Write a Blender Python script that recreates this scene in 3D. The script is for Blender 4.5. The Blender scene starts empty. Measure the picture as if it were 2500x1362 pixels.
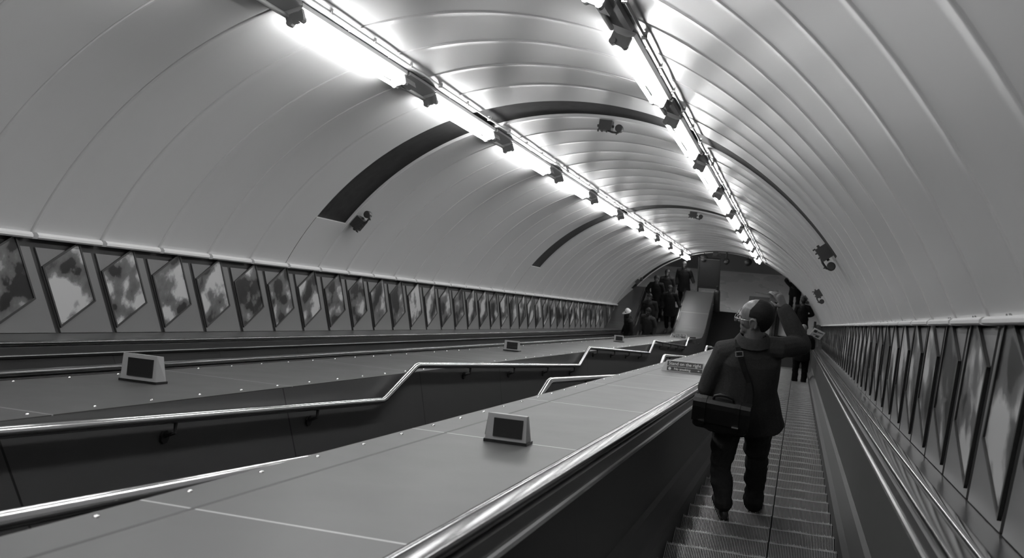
import bpy, math, random
from mathutils import Vector, Matrix, Quaternion
from bpy import data as D
PI = math.pi
C30, S30 = math.cos(PI/6), 0.5
Z0 = 18.15                      # the camera's height above the lower landing
random.seed(7)
SC = bpy.context.scene
COL = SC.collection

def W(x, s, n):
    """point given across (x), down the slope (s) and square to the slope (n), camera = origin"""
    return Vector((x, s*C30+n*S30, -s*S30+n*C30+Z0))
SLOPE = Matrix.Translation((0, 0, Z0)) @ Matrix.Rotation(-PI/6, 4, 'X')
def SN(s, n): return (s*C30+n*S30, -s*S30+n*C30+Z0)

# ------------------------------------------------------------------ camera, world, exposure
cam = D.objects.new('camera', D.cameras.new('camera')); COL.objects.link(cam)
cam.data.sensor_width = 36; cam.data.lens = 2479/2500*36
xa = Vector((.958, .2715, .0931)); dn = Vector((.084, .045, -.9955)); fw = Vector((-.2745, .9614, .0203))
rot = Matrix((xa, -dn, -fw)).transposed()
rot = (Matrix.Rotation(-PI/6, 3, 'X') @ rot).to_quaternion().normalized()
cam.matrix_world = Matrix.LocRotScale(Vector((0, 0, Z0)), rot, None)
cam.data.clip_start = 0.05
cam.data.dof.use_dof = True; cam.data.dof.focus_distance = 7.8; cam.data.dof.aperture_fstop = 4.5
SC.camera = cam
w = D.worlds.new('world'); SC.world = w; w.use_nodes = True
w.node_tree.nodes['Background'].inputs[0].default_value = (1, 1, 1, 1)
w.node_tree.nodes['Background'].inputs[1].default_value = 0.02
SC.view_settings.view_transform = 'Standard'; SC.view_settings.look = 'None'
SC.view_settings.exposure = -0.16; SC.view_settings.gamma = 1.0
SC.cycles.use_denoising = True
SC.cycles.max_bounces = 8; SC.cycles.diffuse_bounces = 5; SC.cycles.glossy_bounces = 4
SC.cycles.sample_clamp_indirect = 4.0
TUBE_POWER = 52.0

# ------------------------------------------------------------------ materials
def lin(v):
    v /= 255.0
    return v/12.92 if v <= .04045 else ((v+.055)/1.055)**2.4
class NT:
    def __init__(s, m): s.t = m.node_tree; s.n = s.t.nodes; s.l = s.t.links
    def add(s, k, **kw):
        n = s.n.new(k)
        for a, b in kw.items(): setattr(n, a, b)
        return n
    def math(s, op, a, b=None, c=None):
        n = s.add('ShaderNodeMath', operation=op)
        for i, v in enumerate((a, b, c)):
            if v is None: continue
            if isinstance(v, (int, float)): n.inputs[i].default_value = v
            else: s.l.new(v, n.inputs[i])
        return n.outputs[0]
    def mixc(s, f, a, b):
        n = s.add('ShaderNodeMix', data_type='RGBA')
        for sock, v in ((n.inputs[0], f), (n.inputs[6], a), (n.inputs[7], b)):
            if isinstance(v, (int, float)):
                sock.default_value = v if sock is n.inputs[0] else (v, v, v, 1)
            else: s.l.new(v, sock)
        return n.outputs[2]
def mat(name, v, rough=.5, metal=0., spec=.5, noise=0., nscale=4., seam=None, bump=0., coat=0., rvar=0.):
    """grey material; seam = list of (axis, period, offset, width, value)"""
    m = D.materials.new(name); m.use_nodes = True; t = NT(m); b = t.n['Principled BSDF']
    b.inputs['Roughness'].default_value = rough; b.inputs['Metallic'].default_value = metal
    b.inputs['Specular IOR Level'].default_value = spec
    b.inputs['Coat Weight'].default_value = coat
    base = v
    tc = t.add('ShaderNodeTexCoord'); geo = t.add('ShaderNodeNewGeometry')
    if noise or bump or rvar:
        nz = t.add('ShaderNodeTexNoise'); nz.inputs['Scale'].default_value = nscale; nz.inputs['Detail'].default_value = 6
        t.l.new(geo.outputs['Position'], nz.inputs['Vector'])
        if noise: base = t.mixc(nz.outputs['Fac'], v*(1-noise), v*(1+noise))
        if rvar:
            t.l.new(t.math('MULTIPLY_ADD', nz.outputs['Fac'], rvar, rough-rvar/2), b.inputs['Roughness'])
        if bump:
            bp = t.add('ShaderNodeBump'); bp.inputs['Strength'].default_value = bump; bp.inputs['Distance'].default_value = .01
            t.l.new(nz.outputs['Fac'], bp.inputs['Height']); t.l.new(bp.outputs[0], b.inputs['Normal'])
    for ax, per, off, wd, val in (seam or []):
        vm = t.add('ShaderNodeVectorMath', operation='DOT_PRODUCT'); vm.inputs[1].default_value = ax
        t.l.new(geo.outputs['Position'], vm.inputs[0])
        fr = t.math('PINGPONG', t.math('SUBTRACT', vm.outputs['Value'], off), per/2)
        k = t.math('LESS_THAN', fr, wd)
        base = t.mixc(k, base, val)
    if isinstance(base, float): b.inputs['Base Color'].default_value = (v, v, v, 1)
    else: t.l.new(base, b.inputs['Base Color'])
    return m
AX_S = (0, C30, -S30); AX_Y = (0, 1, 0); SOFF = -Z0*S30      # dot(AX_S, position) = s + SOFF
M = {}
M['enamel'] = mat('vault enamel', .46, .33, 0, .5, .03, 1.2, rvar=.12)
M['band'] = mat('dark band', .02, .75, 0, .12, .6, 9, bump=.6)
M['cornice'] = mat('cornice white', .6, .25, 0, .6)
M['strip'] = mat('advert strip', .03, .6)
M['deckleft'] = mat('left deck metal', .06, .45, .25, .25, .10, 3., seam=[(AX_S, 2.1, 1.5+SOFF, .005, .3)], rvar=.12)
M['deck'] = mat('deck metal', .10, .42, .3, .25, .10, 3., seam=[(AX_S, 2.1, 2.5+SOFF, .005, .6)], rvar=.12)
M['deckdull'] = mat('outer deck metal', .09, .4, .6, .5, .08, 3.)
M['decktrim'] = mat('deck trim', .16, .12, .7)
M['rubber'] = mat('handrail rubber', .012, .17, 0, .6)
M['guide'] = mat('handrail guide', .085, .28, .6)
M['chrome'] = mat('bright chrome', .75, .15, 1.0)
M['panel'] = mat('balustrade panel', .048, .45, .2, .4, .08, 2., seam=[(AX_Y, 1.35, .3, .004, .02)])
M['skirt'] = mat('inner deck', .045, .6, .0, .25, .1, 3.)
M['skirtright'] = mat('right inner deck', .018, .6, 0, .2)
M['panelleft'] = mat('left balustrade panel', .032, .45, .2, .4, .08, 2., seam=[(AX_Y, 1.35, .3, .004, .01)])
M['black'] = mat('black skirt', .01, .5)
M['step'] = mat('step aluminium', .36, .4, .4, .5, .35, 6.)
M['stepdark'] = mat('step groove', .006, .8)
M['stair'] = mat('stair dark', .007, .8, 0, .1)
M['stairwall'] = mat('stair wall', .10, .4, .3, .5, .08, 2., seam=[(AX_Y, 2.0, .5, .006, .02)])
M['landing'] = mat('landing pale floor', .42, .28, 0, .6, .06, 1.2, rvar=.1)
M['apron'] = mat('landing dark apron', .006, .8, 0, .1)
M['hallwall'] = mat('hall wall', .20, .6, 0, .3, .05, 2.)
M['fixture'] = mat('lamp housing', .5, .35)
M['fixdark'] = mat('lamp bracket', .22, .45)
M['postback'] = mat('poster backing', .15, .35, .1)
M['frame'] = mat('poster frame', .03, .4)
M['signgrey'] = mat('sign grey', .42, .4, .2)
M['signblack'] = mat('sign black', .012, .35)
M['signwhite'] = mat('sign white', .65, .5)
M['dark'] = mat('dark equipment', .02, .5)
M['skin'] = mat('skin', .115, .42, 0, .5, .05, 30)
M['skinshaded'] = mat('skin far', .03, .5)  # distant faces: shade put into the skin colour, far darker than real skin
M['hair'] = mat('hair dark', .009, .7, 0, .2, .5, 60, bump=.4)
M['hairgrey'] = mat('hair grey', .12, .6, 0, .3, .2, 80)
M['coat'] = mat('wool coat', .031, .95, 0, .15, .35, 90, bump=.2)
M['trouser'] = mat('trousers', .042, .9, 0, .15, .2, 40, bump=.3)
M['cloth'] = mat('dark clothes', .006, .9, 0, .15)
M['cloth2'] = mat('charcoal clothes', .013, .9, 0, .15, .3, 20)
M['cloth3'] = mat('grey clothes', .025, .9, 0, .15, .3, 20)
M['leather'] = mat('black leather', .008, .5, 0, .35, .3, 20, bump=.3)
M['shoe'] = mat('shoe leather', .045, .35)
M['white'] = mat('white cloth', .72, .7)
M['paper'] = mat('paper', .8, .7)
M['ink'] = mat('ink', .05, .7)
m = D.materials.new('fluorescent tube'); m.use_nodes = True
b = m.node_tree.nodes['Principled BSDF']; b.inputs['Base Color'].default_value = (.8, .8, .8, 1)
b.inputs['Emission Color'].default_value = (1, 1, 1, 1); b.inputs['Emission Strength'].default_value = TUBE_POWER
M['tube'] = m
m = m.copy(); m.name = 'hall fill tube'; M['hallfill'] = m; m.node_tree.nodes['Principled BSDF'].inputs['Emission Strength'].default_value = 22  # glow of the unseen lamps added in the hall
m = D.materials.new('lens glass'); m.use_nodes = True
b = m.node_tree.nodes['Principled BSDF']; b.inputs['Base Color'].default_value = (.9, .9, .9, 1)
b.inputs['Transmission Weight'].default_value = 1; b.inputs['Roughness'].default_value = .02; b.inputs['IOR'].default_value = 1.1
M['glass'] = m
M['camgrey'] = mat('camera grey', .07, .35, .3)
# printed posters: big shapes that differ from poster to poster
m = D.materials.new('poster print'); m.use_nodes = True; t = NT(m); b = t.n['Principled BSDF']
b.inputs['Roughness'].default_value = .3
tc = t.add('ShaderNodeTexCoord'); oi = t.add('ShaderNodeObjectInfo')
nz = t.add('ShaderNodeTexNoise', noise_dimensions='4D'); nz.inputs['Scale'].default_value = 3.4; nz.inputs['Detail'].default_value = 1.2
t.l.new(tc.outputs['Object'], nz.inputs['Vector']); t.l.new(t.math('MULTIPLY', oi.outputs['Random'], 53.), nz.inputs['W'])
nz2 = t.add('ShaderNodeTexNoise', noise_dimensions='4D'); nz2.inputs['Scale'].default_value = 15; nz2.inputs['Detail'].default_value = 3
t.l.new(tc.outputs['Object'], nz2.inputs['Vector']); t.l.new(t.math('MULTIPLY', oi.outputs['Random'], 31.), nz2.inputs['W'])
cr = t.add('ShaderNodeValToRGB'); cr.color_ramp.interpolation = 'EASE'
e = cr.color_ramp.elements; e[0].position = .43; e[0].color = (.015, .015, .015, 1); e[1].position = .60; e[1].color = (.42, .42, .42, 1)
k = e.new(.47); k.color = (.08, .08, .08, 1); k = e.new(.53); k.color = (.11, .11, .11, 1); k = e.new(.56); k.color = (.24, .24, .24, 1)
mx = t.math('ADD', t.math('MULTIPLY', nz.outputs['Fac'], .82), t.math('MULTIPLY', nz2.outputs['Fac'], .2))
mx = t.math('ADD', mx, t.math('MULTIPLY', t.math('SUBTRACT', oi.outputs['Random'], .5), .10))
t.l.new(mx, cr.inputs[0]); t.l.new(cr.outputs[0], b.inputs['Base Color'])
M['print'] = m

# ------------------------------------------------------------------ mesh helpers
class MB:
    def __init__(s): s.v = []; s.f = []
    def add(s, v, f):
        o = len(s.v); s.v += [Vector(p) for p in v]; s.f += [tuple(i+o for i in q) for q in f]
    def box(s, a, b, mtx=None):
        v = [Vector((x, y, z)) for x in (a[0], b[0]) for y in (a[1], b[1]) for z in (a[2], b[2])]
        if mtx: v = [mtx @ p for p in v]
        s.add(v, [(0, 1, 3, 2), (4, 6, 7, 5), (0, 4, 5, 1), (2, 3, 7, 6), (0, 2, 6, 4), (1, 5, 7, 3)])
    def ring_loft(s, rings, cap=True, closed=True):
        n = len(rings[0]); v = [p for r in rings for p in r]; f = []
        for i in range(len(rings)-1):
            for j in range(n if closed else n-1):
                k = (j+1) % n; f.append((i*n+j, i*n+k, (i+1)*n+k, (i+1)*n+j))
        if cap: f.append(tuple(range(n))[::-1]); f.append(tuple((len(rings)-1)*n+j for j in range(n)))
        s.add(v, f)
    def tube(s, pts, r, seg=10, cap=True, up=None):
        """pts: positions; r: radius, list of radii, or list of (ra, rb)"""
        pts = [Vector(p) for p in pts]; rings = []
        if not isinstance(r, (list, tuple)): r = [r]*len(pts)
        up = Vector(up) if up is not None else None
        for i, p in enumerate(pts):
            d = (pts[min(i+1, len(pts)-1)]-pts[max(i-1, 0)]).normalized()
            if up is None: up = Vector((0, 0, 1)) if abs(d.z) < .9 else Vector((1, 0, 0))
            a = d.cross(up).normalized(); bb = a.cross(d).normalized(); up = bb
            rr = r[i] if isinstance(r[i], (list, tuple)) else (r[i], r[i])
            rings.append([p+a*math.cos(2*PI*j/seg)*rr[0]+bb*math.sin(2*PI*j/seg)*rr[1] for j in range(seg)])
        s.ring_loft(rings, cap)
    def limb(s, pts, r, seg=14, up=None):
        """tapered tube with rounded ends"""
        pts = [Vector(p) for p in pts]; r = [q if isinstance(q, (list, tuple)) else (q, q) for q in r]
        d0 = (pts[0]-pts[1]).normalized(); d1 = (pts[-1]-pts[-2]).normalized()
        a, z = r[0], r[-1]; m0, m1 = sum(a)/2, sum(z)/2
        sc = lambda q, k: (q[0]*k, q[1]*k)
        P = [pts[0]+d0*m0, pts[0]+d0*m0*.85, pts[0]+d0*m0*.5]+pts+[pts[-1]+d1*m1*.5, pts[-1]+d1*m1*.85, pts[-1]+d1*m1]
        R = [sc(a, .1), sc(a, .53), sc(a, .87)]+r+[sc(z, .87), sc(z, .53), sc(z, .1)]
        s.tube(P, R, seg, True, up)
    def ell(s, c, r, mtx=None, seg=16, rn=10):
        c = Vector(c); v = [Vector((0, 0, r[2]))]; f = []
        for i in range(1, rn):
            a = PI*i/rn
            for j in range(seg):
                v.append(Vector((r[0]*math.sin(a)*math.cos(2*PI*j/seg), r[1]*math.sin(a)*math.sin(2*PI*j/seg), r[2]*math.cos(a))))
        v.append(Vector((0, 0, -r[2])))
        for j in range(seg): f.append((0, 1+j, 1+(j+1) % seg))
        for i in range(rn-2):
            for j in range(seg):
                a = 1+i*seg+j; b_ = 1+i*seg+(j+1) % seg; f.append((a, a+seg, b_+seg, b_))
        L = len(v)-1; o = 1+(rn-2)*seg
        for j in range(seg): f.append((o+j, L, o+(j+1) % seg))
        if mtx: v = [mtx @ p for p in v]
        s.add([p+c for p in v], f)
    def mesh(s, name, m, smooth=False, flip=False):
        me = D.meshes.new(name); me.from_pydata([tuple(p) for p in s.v], [], s.f); me.materials.append(m)
        import bmesh
        bm = bmesh.new(); bm.from_mesh(me); bmesh.ops.recalc_face_normals(bm, faces=bm.faces); bm.to_mesh(me); bm.free()
        if smooth: me.shade_smooth()
        me.update(); return me
def obj(name, me, parent=None, mtx=None):
    o = D.objects.new(name, me); COL.objects.link(o)
    if parent: o.parent = parent
    if mtx is not None: o.matrix_local = mtx
    return o
def put(name, mb, m, parent=None, mtx=None, smooth=False, keepworld=False):
    """mb in the parent's space; keepworld = mb is in world space although it has a parent"""
    if isinstance(m, str): m = M[m]
    o = obj(name, mb.mesh(name, m, smooth), parent, mtx)
    if keepworld and parent: o.matrix_parent_inverse = parent.matrix_basis.inverted()
    return o
def tag(o, label, cat=None, group=None):
    o['label'] = label
    if cat: o['category'] = cat
    if group: o['group'] = group
    return o
def thing(name, label, cat, loc=(0, 0, 0), mtx=None, group=None):
    o = D.objects.new(name, None); COL.objects.link(o); o.empty_display_size = .1
    o.matrix_basis = mtx if mtx is not None else Matrix.Translation(loc)
    return tag(o, label, cat, group)
def structure(name, mb, m, smooth=False, mtx=None):
    o = put(name, mb, m, None, mtx, smooth); o['kind'] = 'structure'; return o
def dup(root, mtx, label, group=None):
    r = root.copy(); COL.objects.link(r); r.matrix_basis = mtx; r['label'] = label
    if group: r['group'] = group
    for ch in root.children:
        c = ch.copy(); COL.objects.link(c); c.parent = r
        for g in ch.children:
            q = g.copy(); COL.objects.link(q); q.parent = c
    return r
ONES = 'zeroth first second third fourth fifth sixth seventh eighth ninth tenth eleventh twelfth thirteenth fourteenth fifteenth sixteenth seventeenth eighteenth nineteenth'.split()
TENS = {20: 'twent', 30: 'thirt', 40: 'fort', 50: 'fift'}
def nth(i):
    if i < 20: return ONES[i]
    a, b_ = i//10*10, i % 10
    return TENS[a]+'ieth' if b_ == 0 else TENS[a]+'y-'+ONES[b_]
def smooth_by_angle(o, deg=35):
    me = o.data; me.shade_smooth()
    try: me.set_sharp_from_angle(angle=math.radians(deg))
    except Exception: pass

# --- the path that everything beside the escalators follows: slope, curve, level landing
SB, NREF, RAD = 33.91, -1.381, 3.5
TAN = RAD*math.tan(PI/12)
YEND = 32.0
def path_params(s0, yend=YEND):
    out = [('s', s0)]
    out += [('s', s) for s in range(int(s0)+1, int(SB-TAN), 3) if s > s0+.5]
    out.append(('s', SB-TAN))
    out += [('a', k/6*PI/6) for k in range(1, 6)]
    y = SN(SB, NREF)[0]+TAN
    out += [('y', y), ('y', yend)]
    return out
def at(x, n, prm):
    k, v = prm
    if k == 's': return W(x, v, n)
    y0, z0 = SN(SB-TAN, NREF)
    cy, cz = y0+RAD*S30, z0+RAD*C30
    R_ = RAD-(n-NREF)
    if k == 'a':
        a = PI/6-v
        return Vector((x, cy-R_*math.sin(a), cz-R_*math.cos(a)))
    return Vector((x, v, cz-R_))
def sweep(mb, prof, s0=-3., closed=True, yend=YEND, prm=None):
    prm = prm or path_params(s0, yend)
    mb.ring_loft([[at(x, n, p) for x, n in prof] for p in prm], cap=closed, closed=closed)
    return mb
def rounded(x0, x1, n0, n1, r, k=4):
    out = []
    for cx, cn, a0 in ((x1-r, n1-r, 0), (x0+r, n1-r, 90), (x0+r, n0+r, 180), (x1-r, n0+r, 270)):
        for i in range(k+1):
            a = math.radians(a0+90*i/k); out.append((cx+r*math.cos(a), cn+r*math.sin(a)))
    return out

# ------------------------------------------------------------------ the vault, walls and floors
CX, CN, R0 = -2.74, -1.46, 3.8
A0, A1 = math.radians(24.0), math.radians(154.9)
JOINT, PER = 7.86, .87
BANDS = [11.34, 21.78, 35.70]
def arc(r, s, a0=A0, a1=A1, k=64): return [(CX+r*math.cos(a0+(a1-a0)*i/k), s, CN+r*math.sin(a0+(a1-a0)*i/k)) for i in range(k+1)]
mb = MB()
s = JOINT-PER*14
while s < 36.0:
    isband = any(abs(s-q) < .1 for q in BANDS)
    if not isband:
        pr = [(.0, .010), (.010, -.003), (.025, -.006), (.045, .0)]
        pr += [(.045+(PER-.06)*i/8, .0025*math.sin(PI*i/8)) for i in range(1, 8)]
        pr += [(PER-.012, 0.0), (PER, .010)]
        mb.ring_loft([arc(R0+d, s+t) for t, d in pr], cap=False, closed=False)
    else:
        b0, b1 = math.radians(36.2), math.radians(143.8)
        for a, c in ((A0, b0), (b1, A1)):
            mb.ring_loft([arc(R0+.0, s+t, a, c, 8) for t in (0, PER)], cap=False, closed=False)
        mb.ring_loft([arc(R0, s, b0, b1), arc(R0+.13, s, b0, b1)], cap=False, closed=False)
        mb.ring_loft([arc(R0, s+PER, b0, b1), arc(R0+.13, s+PER, b0, b1)], cap=False, closed=False)
        for q in (b0, b1):
            mb.add([(CX+r*math.cos(q), s+t, CN+r*math.sin(q)) for r, t in ((R0, 0), (R0, PER), (R0+.13, PER), (R0+.13, 0))], [(0, 1, 2, 3)])
    s += PER
SEND = s
vault = structure('ceiling', mb, 'enamel', mtx=SLOPE); smooth_by_angle(vault, 40)
for i, q in enumerate(BANDS):
    mb = MB(); b0, b1 = math.radians(36.0), math.radians(144.0)
    mb.ring_loft([arc(R0+.03+dd, q+t, b0, b1) for t, dd in ((-.02, 0), (PER+.02, 0), (PER+.02, .06), (-.02, .06))], cap=False, closed=False)
    o = structure('trim_%d' % (i+1), mb, 'band', True, SLOPE)
# cornices: a white flanged rail in lengths, one per ring of the vault
XL, XR = CX+R0*math.cos(A1), CX+R0*math.cos(A0)
NLL, NLR = CN+R0*math.sin(A1), CN+R0*math.sin(A0)
for name, x, sg, NL in (('trim_4', XL, 1, NLL), ('trim_5', XR, -1, NLR)):
    mb = MB(); s = JOINT-PER*13
    while s < SEND-.1:
        u = 1. if sg > 0 else .6
        prof = [(x-sg*.03, NL+.05*u), (x+sg*.055*u, NL+.035*u), (x+sg*.075*u, NL+.015*u), (x+sg*.075*u, NL-.005), (x+sg*.06*u, NL-.018*u), (x-sg*.03, NL-.018*u)]
        mb.ring_loft([[(px, s+t, pn) for px, pn in prof] for t in (.03, PER-.03)])
        s += PER
    structure(name, mb, 'cornice', mtx=SLOPE)
# side walls: dark recessed advertising strip under each cornice
WL, WR = XL-.02, XR+.02
NB = -.68
for name, x, sg, NL in (('wall_left', WL, -1, NLL), ('wall_right', WR, 1, NLR)):
    mb = MB(); sweep(mb, [(x, NL+.1), (x+sg*.15, NL+.1), (x+sg*.15, -2.2), (x, -2.2)], -4.2, True, 31.9 if sg < 0 else 30.6)
    structure(name, mb, 'strip')
# lower landing hall
Y_A, Y_W = 32.0, 35.15
mb = MB(); mb.box((-9.5, Y_A, -.3), (4.5, 40, 0)); mb.box((-.88, 30.7, -.3), (2.5, Y_A, 0)); structure('floor', mb, 'landing')
mb = MB(); mb.box((-9.5, Y_W, 0), (4.5, Y_W+.2, 4.2)); structure('wall_end', mb, 'hallwall')
mb = MB(); mb.box((-9.7, 31, -.3), (-9.5, 40, 4.2)); structure('wall_hall_left', mb, 'hallwall')
mb = MB(); mb.box((4.5, 31, -.3), (4.7, 40, 4.2)); structure('wall_hall_right', mb, 'hallwall')
mb = MB(); mb.box((-9.5, 31.2, 4.2), (4.5, Y_W+.2, 4.4)); structure('ceiling_hall', mb, 'hallwall')
# vault mouth: wall of the hall around the vault's end (two sides, above)
mb = MB()
mb.box((-9.5, 31.85, 0), (WL-.15, 32.0, 4.2)); mb.box((2.5, 30.6, 0), (2.65, 32.0, 4.2)); mb.box((WR+.0, 30.6, 0), (2.65, 30.7, 2.2)); mb.box((2.5, 31.85, 0), (4.5, 32.0, 4.2))
structure('wall_mouth', mb, 'hallwall')
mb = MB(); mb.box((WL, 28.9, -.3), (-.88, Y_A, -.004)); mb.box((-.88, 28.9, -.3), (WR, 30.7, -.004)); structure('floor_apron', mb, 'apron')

# ------------------------------------------------------------------ fluorescent lights
def lamp(label, x, n, s, L, first=None):
    ang = math.atan2(n-CN, x-CX)
    # local frame: y along the slope, z towards the vault (radially out)
    ex = Vector((math.sin(ang), 0, -math.cos(ang))); ez = Vector((math.cos(ang), 0, math.sin(ang))); ey = Vector((0, 1, 0))
    ex = ey.cross(ez)
    base = Vector((CX+(R0+.0)*math.cos(ang), s, CN+(R0+.0)*math.sin(ang)))
    m4 = Matrix((ex, ey, ez)).transposed().to_4x4(); m4.translation = base
    mt = SLOPE @ m4
    if first: return dup(first, mt, label)
    t_ = thing('fluorescent_light', label, 'ceiling light', mtx=mt, group='fluorescent tube lights in the two ceiling rows')
    h = MB()
    h.ring_loft([[(px, y, pz) for px, pz in ((-.10, -.01), (-.09, -.045), (-.04, -.062), (.04, -.062), (.09, -.045), (.10, -.01))] for y in (0, L)])
    put('housing', h, 'fixture', t_)
    for dx in (-.05, .05):
        q = MB(); q.tube([(dx, .06, -.125), (dx, L-.06, -.125)], .019, 12); put('tube', q, 'tube', t_, smooth=True)
    for y in (.03, L-.03):
        q = MB(); q.box((-.075, y-.02, -.14), (.075, y+.02, -.05)); q.tube([(-.05, y-.03, -.125), (-.05, y+.03, -.125)], .027, 10); q.tube([(.05, y-.03, -.125), (.05, y+.03, -.125)], .027, 10)
        put('end_bracket', q, 'fixdark', t_)
    q = MB(); q.box((-.11, L+.04, -.045), (.11, L+.78, -.01)); q.box((-.03, L+.06, -.10), (.05, L+.30, -.04))
    put('joint_plate', q, 'fixdark', t_)
    q = MB(); q.tube([(-.06, L+.0, -.065), (-.06, L+.83, -.065)], .02, 8); put('link_pipe', q, 'fixture', t_, smooth=True)
    return t_
first = None; lk = []
for side, x, n, s0, per, word in (('l', -4.0, 2.12, 7.05, 3.02, 'left'), ('r', -1.42, 2.14, 7.45, 3.15, 'right')):
    k0 = -3
    for k in range(k0, 10):
        s = s0+per*k
        if s > 35: continue
        if k < -1: lab = '%s ceiling light behind the viewer, %s outside the frame' % (word+'-row', nth(-k))
        else: lab = '%s fluorescent light from the near end of the %s ceiling row' % (nth(k+2), word)
        o = lamp(lab, x, n, s, 2.2, first); first = first or o
# continuous conduit beside each row
for x, n, word in ((-4.0, 2.12, 'left'), (-1.42, 2.14, 'right')):
    ang = math.atan2(n-CN, x-CX)+(.052 if word == 'left' else .052)*(-1)
    q = MB(); r_ = R0-.03
    q.tube([(CX+r_*math.cos(ang), s, CN+r_*math.sin(ang)) for s in (-4, 35.6)], .012, 8)
    for i in range(46):
        s = -4+i*.87; q.box((CX+r_*math.cos(ang)-.02, s, CN+r_*math.sin(ang)-.02), (CX+r_*math.cos(ang)+.02, s+.03, CN+r_*math.sin(ang)+.03))
    o = put('conduit', q, 'fixture', None, SLOPE); tag(o, 'long thin conduit pipe along the %s row of ceiling lights' % word, 'pipe')

# ------------------------------------------------------------------ escalators
YK = 5.55
def nosing_z(Y): return Z0 - ((Y+.6905)/C30)*S30 + NREF*C30
def step_mesh(wd):
    body = MB(); body.box((0, -.405, -.03), (wd, 0, -.009)); body.box((0, -.03, -.26), (wd, -.012, -.02))
    ribs = MB(); p = .0098; nn = int(wd/p)
    for i in range(nn):
        x = i*p
        if abs(i-nn*.58) < .6: continue
        dz = .0 if (i % 3) else .001
        y1 = .0 if (i % 4) else .006
        ribs.v += [Vector(q) for q in ((x, -.40, dz), (x+p*.42, -.40, dz), (x, y1, dz), (x+p*.42, y1, dz), (x, y1, -.02), (x+p*.42, y1, -.02), (x, -.40, -.012), (x+p*.42, -.40, -.012))]
        o = len(ribs.v)-8
        ribs.f += [(o, o+1, o+3, o+2), (o+2, o+3, o+5, o+4), (o, o+2, o+4, o+6), (o+1, o+7, o+5, o+3)]
    ribs.box((0, -.008, -.02), (wd*.57, -.003, -.006)); ribs.box((wd*.59, -.008, -.02), (wd, -.003, -.006))
    me1 = body.mesh('tread_body', M['stepdark'])
    me2 = D.meshes.new('ribs'); me2.from_pydata([tuple(q) for q in ribs.v], [], ribs.f); me2.materials.append(M['step'])
    return me1, me2
def escalator(label, xs0, xs1, yfirst, rails, s_in=-3.):
    """xs0..xs1 steps; rails = (side sign, step edge x, deck edge x)"""
    root = thing('escalator', label, 'escalator', W((xs0+xs1)/2, 0, NREF))
    me1, me2 = step_mesh(xs1-xs0); inv = root.matrix_basis.inverted()
    k = 0; Y = yfirst; proto = None
    while Y < 28.9:
        z = max(nosing_z(Y), 0.0)
        a = D.objects.new('step', me1); COL.objects.link(a); a.parent = root; a.matrix_parent_inverse = inv; a.location = (xs0, Y, z)
        if Y < 24 or xs0 > -2:
            r_ = D.objects.new('step_ribs', me2); COL.objects.link(r_); r_.parent = a; r_['label'] = 'worn aluminium ribs'
        Y += .4
    q = MB(); q.box((xs0, 28.4, -.02), (xs1, 28.9+2.0, -.001)); put('comb_plate', q, 'stepdark', root, keepworld=True)
    for sg, e, ye in rails:
        X = lambda d: e+sg*d
        q = sweep(MB(), [(X(0), NREF-.25), (X(.012), NREF-.25), (X(.012), NREF+.09), (X(0), NREF+.09)], s_in, True, ye); put('skirt', q, 'black', root, keepworld=True)
        q = sweep(MB(), [(X(.0), NREF+.09), (X(.03), NREF+.125), (X(.085), NREF+.205), (X(.115), NREF+.22), (X(.13), NREF+.15), (X(.03), NREF+.05)], s_in, True, ye)
        put('inner_deck', q, 'skirtright' if sg > 0 else 'skirt', root, keepworld=True)
        q = sweep(MB(), [(X(.113), NREF+.21), (X(.118), -.735), (X(.16), -.735), (X(.16), NREF+.15)], s_in, True, ye); put('balustrade_panel', q, 'panel' if sg > 0 else 'panelleft', root, keepworld=True)
        q = sweep(MB(), [(X(.104), -.738), (X(.104), -.722), (X(.112), -.716), (X(.13), -.716), (X(.13), -.738)], s_in, True, ye); put('edge_strip', q, 'chrome', root, keepworld=True)
        q = sweep(MB(), [(X(.118), -.72), (X(.118), -.665), (X(.14), -.655), (X(.235), -.655), (X(.235), -.72)], s_in, True, ye); put('handrail_guide', q, 'guide', root, keepworld=True)
        hp = rounded(min(X(.122), X(.2)), max(X(.122), X(.2)), -.652, -.62, .014)
        q = sweep(MB(), hp, s_in, True, ye+.1)
        # newel: the handrail turns down at the end
        pr = path_params(s_in, ye+.1); rc = .16
        c0 = at(0, -.636, pr[-1])
        rings = []
        for i in range(1, 9):
            a = PI*i/8
            rings.append([Vector((hx, c0.y+math.sin(a)*(rc+(hn+.636)), c0.z-rc+math.cos(a)*(rc+(hn+.636)))) for hx, hn in hp])
        q.ring_loft(rings)
        o = put('handrail', q, 'rubber', root, keepworld=True); smooth_by_angle(o, 50)
        nw = MB(); yy = c0.y; zc = c0.z-rc
        pts = [(yy-.3, zc+rc-.03), (yy, zc+rc-.03)]+[(yy+math.sin(PI*i/8)*(rc-.03), zc+math.cos(PI*i/8)*(rc-.03)) for i in range(1, 9)]+[(yy, 0), (yy-.3, 0)]
        xa_, xb_ = X(.13), X(.19)
        nw.ring_loft([[(x_, a_, b_) for a_, b_ in pts] for x_ in (xa_, xb_)]); put('newel', nw, 'dark', root, keepworld=True)
    return root
ourE = escalator('right-hand escalator with ribbed steps carrying the man in the coat', -.66, .35, YK-.4*18, ((-1, -.66, YEND), (1, .35, 30.4)))
leftE = escalator('far left escalator with people riding up beside the adverts', -5.15, -4.14, 5.15-.4*16, ((-1, -5.15, YEND), (1, -4.14, YEND)))

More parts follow.
